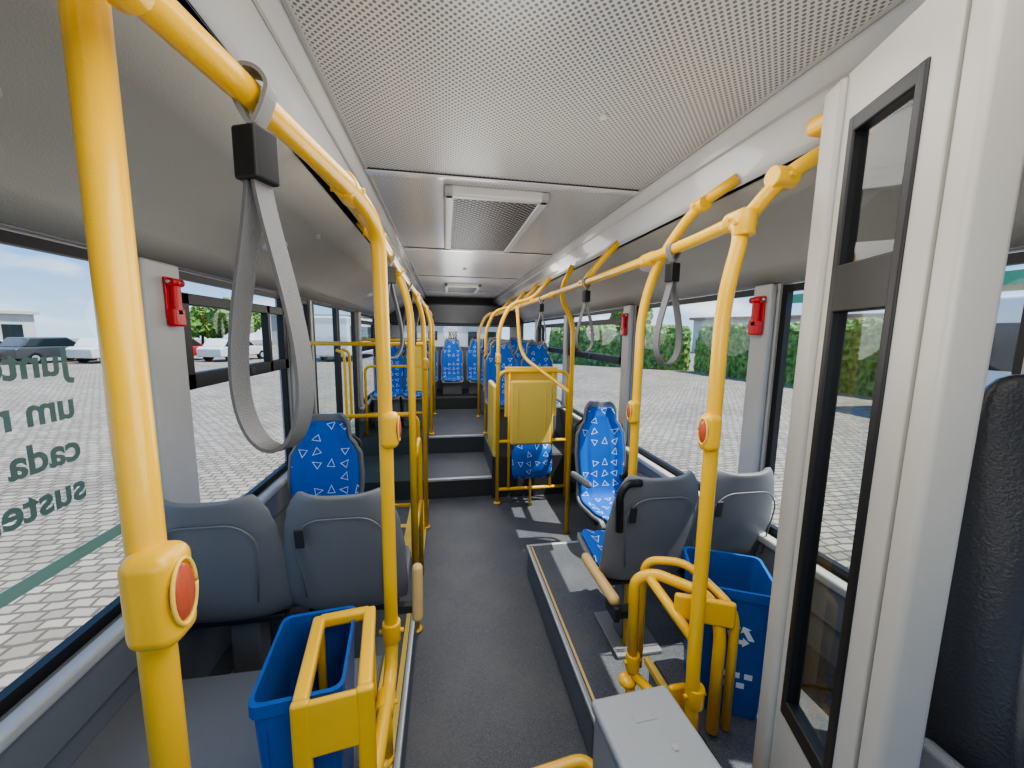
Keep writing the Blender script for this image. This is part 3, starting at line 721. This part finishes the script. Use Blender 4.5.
def building(name,x,y,w,d,h,rz):
    e=E(name,(x,y,-.36),rz)
    box('walls',-w/2,w/2,-d/2,d/2,0,h,BWALL,e); box('roof',-w/2-.4,w/2+.4,-d/2-.4,d/2+.4,h,h+.3,BROOF if name=='office_building' else LGREY,e)
    n=int(w/3)
    for k in range(n):
        xx=-w/2+1.5+k*w/n; box('opening_%d'%k,xx-.7,xx+.7,-d/2-.03,-d/2+.01,.9 if k%3 else 0,2.3,CARG,e)
building('warehouse',-60,38,40,8,3.4,math.radians(50)); building('warehouse',-8,66,34,8,4.2,0); building('office_building',40,34,26,8,4.0,math.radians(-60))
cn=E('parking_canopy')
for y in (2,7,12,17): box('post',19.9,20.1,y-.1,y+.1,-.36,3.6,BWALL,cn)
box('roof',18,22,0,19,3.6,3.75,BWALL,cn); box('fascia',17.95,18.02,0,19,3.45,3.9,CANG,cn)
def car(x,y,rz,m,van=False,bus=False):
    e=E('parked_bus' if bus else ('parked_van' if van else 'parked_car'),(x,y,-.36),rz)
    if bus:
        box('body',-5,5,-1.2,1.2,.35,3.0,m,e,.15,seg=4); box('window_band',-4.6,4.8,-1.215,1.215,1.35,2.4,CARG,e,.02); box('front_glass',4.9,5.02,-1.05,1.05,1.2,2.6,CARG,e,.02); wx=(-3.2,3.2); wr_=.48; hw=1.2
    elif van:
        prism('body',[(-2.4,.35),(-2.4,2.1),(-2.2,2.25),(1.1,2.25),(1.7,1.35),(2.4,1.15),(2.5,.4)],'y',-.95,.95,m,e,.06)
        prism('side_glass',[(-2.1,1.35),(-2.1,1.95),(.95,1.95),(1.35,1.35)],'y',-.965,.965,CARG,e); wx=(-1.5,1.6); wr_=.34; hw=.95
    else:
        prism('body',[(-2.1,.3),(-2.15,.85),(-1.9,.95),(1.0,.95),(2.0,.80),(2.1,.35)],'y',-.85,.85,m,e,.08)
        prism('cabin',[(-1.85,.93),(-1.45,1.45),(.3,1.47),(1.05,.93)],'y',-.72,.72,m,e,.08)
        prism('cabin_glass',[(-1.65,.98),(-1.35,1.38),(.25,1.40),(.85,.98)],'y',-.735,.735,CARG,e); wx=(-1.35,1.35); wr_=.31; hw=.85
    for wxx in wx:
        for s_ in (-1,1):
            cyl('wheel',(wxx,s_*(hw-.18),wr_),(wxx,s_*(hw+.01),wr_),wr_,BLACK,e); cyl('hub',(wxx,s_*(hw),wr_),(wxx,s_*(hw+.02),wr_),wr_*.55,SILV,e)
for i in range(9): car(-14-i*2.9,29-i*.7,math.radians(75),(CARW,CARR,CARW,CARD,CARW)[i%5])
for i in range(4): car(-42-i*3.2,24-i*1.5,math.radians(60),CARW,van=i%2==0)
car(-7,32,math.radians(85),CARW,bus=True); car(-49,34,math.radians(140),CARW,bus=True); car(13.2,4.0,math.radians(90),CARW,bus=True)
# ------------------------------------------------------------------ added fill lights (no fixtures)
for i,y in enumerate((.2,1.3,3.3,4.8,6.4)):
    e=E('interior_fill')
    ld=bpy.data.lights.new('ceiling_fill','AREA'); ld.shape='RECTANGLE'; ld.size=.9; ld.size_y=.9; ld.energy=5; ld.color=(1,.98,.95)  # added area light below the ceiling to fill the interior, no fixture
    lo=bpy.data.objects.new('light',ld); link(lo,e); lo.location=(.28,y,2.24)
    ld=bpy.data.lights.new('aisle_fill','POINT'); ld.energy=4.6; ld.shadow_soft_size=.25; ld.color=(1,.98,.945); ld.specular_factor=.1  # added soft point light in mid-aisle to brighten the interior, no real source
    lo=bpy.data.objects.new('aisle_fill',ld); link(lo,e); lo.location=(.2,y,1.72)
# ------------------------------------------------------------------ world + sun
w=bpy.data.worlds.new('sky'); S.world=w; w.use_nodes=True; nt=w.node_tree; bg=nt.nodes['Background']
tc=N(nt,'ShaderNodeTexCoord'); sx=N(nt,'ShaderNodeSeparateXYZ'); nt.links.new(tc.outputs['Generated'],sx.inputs[0])
r=N(nt,'ShaderNodeValToRGB'); e=r.color_ramp.elements
e[0].position=0; e[0].color=(.48,.64,.82,1); e[1].position=.6; e[1].color=(.12,.32,.78,1)
k=e.new(.14); k.color=(.17,.39,.78,1)
nt.links.new(sx.outputs['Z'],r.inputs[0])
mp=N(nt,'ShaderNodeMapping'); mp.inputs['Scale'].default_value=(1,1,3.2); nt.links.new(tc.outputs['Generated'],mp.inputs[0])
nz=N(nt,'ShaderNodeTexNoise'); nz.inputs['Scale'].default_value=4.2; nz.inputs['Detail'].default_value=8; nt.links.new(mp.outputs[0],nz.inputs['Vector'])
cr=N(nt,'ShaderNodeValToRGB'); cr.color_ramp.elements[0].position=.50; cr.color_ramp.elements[1].position=.68
nt.links.new(nz.outputs['Fac'],cr.inputs[0])
mx=N(nt,'ShaderNodeMix',data_type='RGBA'); mx.inputs[7].default_value=(.85,.88,.93,1); nt.links.new(cr.outputs[0],mx.inputs[0]); nt.links.new(r.outputs[0],mx.inputs[6])
nt.links.new(mx.outputs[2],bg.inputs[0]); bg.inputs[1].default_value=1.15
sd=bpy.data.lights.new('sun','SUN'); sd.energy=5.4; sd.angle=.01; sd.color=(1,.95,.87)
so=bpy.data.objects.new('sun',sd); COL.objects.link(so)
dirv=Vector((-.42,.16,-.89)).normalized(); so.rotation_euler=dirv.to_track_quat('-Z','Y').to_euler(); so.location=(5,0,12)
# ------------------------------------------------------------------ camera
yaw=math.radians(9.9);p=math.radians(7.4);rl=math.radians(.8)
F=Vector((math.sin(yaw)*math.cos(p),math.cos(yaw)*math.cos(p),-math.sin(p)))
Rr=Vector((math.cos(yaw),-math.sin(yaw),0));U=Rr.cross(F)
R2=Rr*math.cos(rl)+U*math.sin(rl);U2=U*math.cos(rl)-Rr*math.sin(rl)
cam=bpy.data.cameras.new('camera'); co=bpy.data.objects.new('camera',cam); COL.objects.link(co)
cam.sensor_width=36; cam.lens=36*385/1024; cam.clip_start=.02; cam.clip_end=300
co.matrix_world=Matrix(((R2.x,U2.x,-F.x,0),(R2.y,U2.y,-F.y,0),(R2.z,U2.z,-F.z,1.65),(0,0,0,1)))
S.camera=co
S.view_settings.view_transform='AgX'; S.view_settings.look='AgX - Medium High Contrast'; S.view_settings.exposure=.72
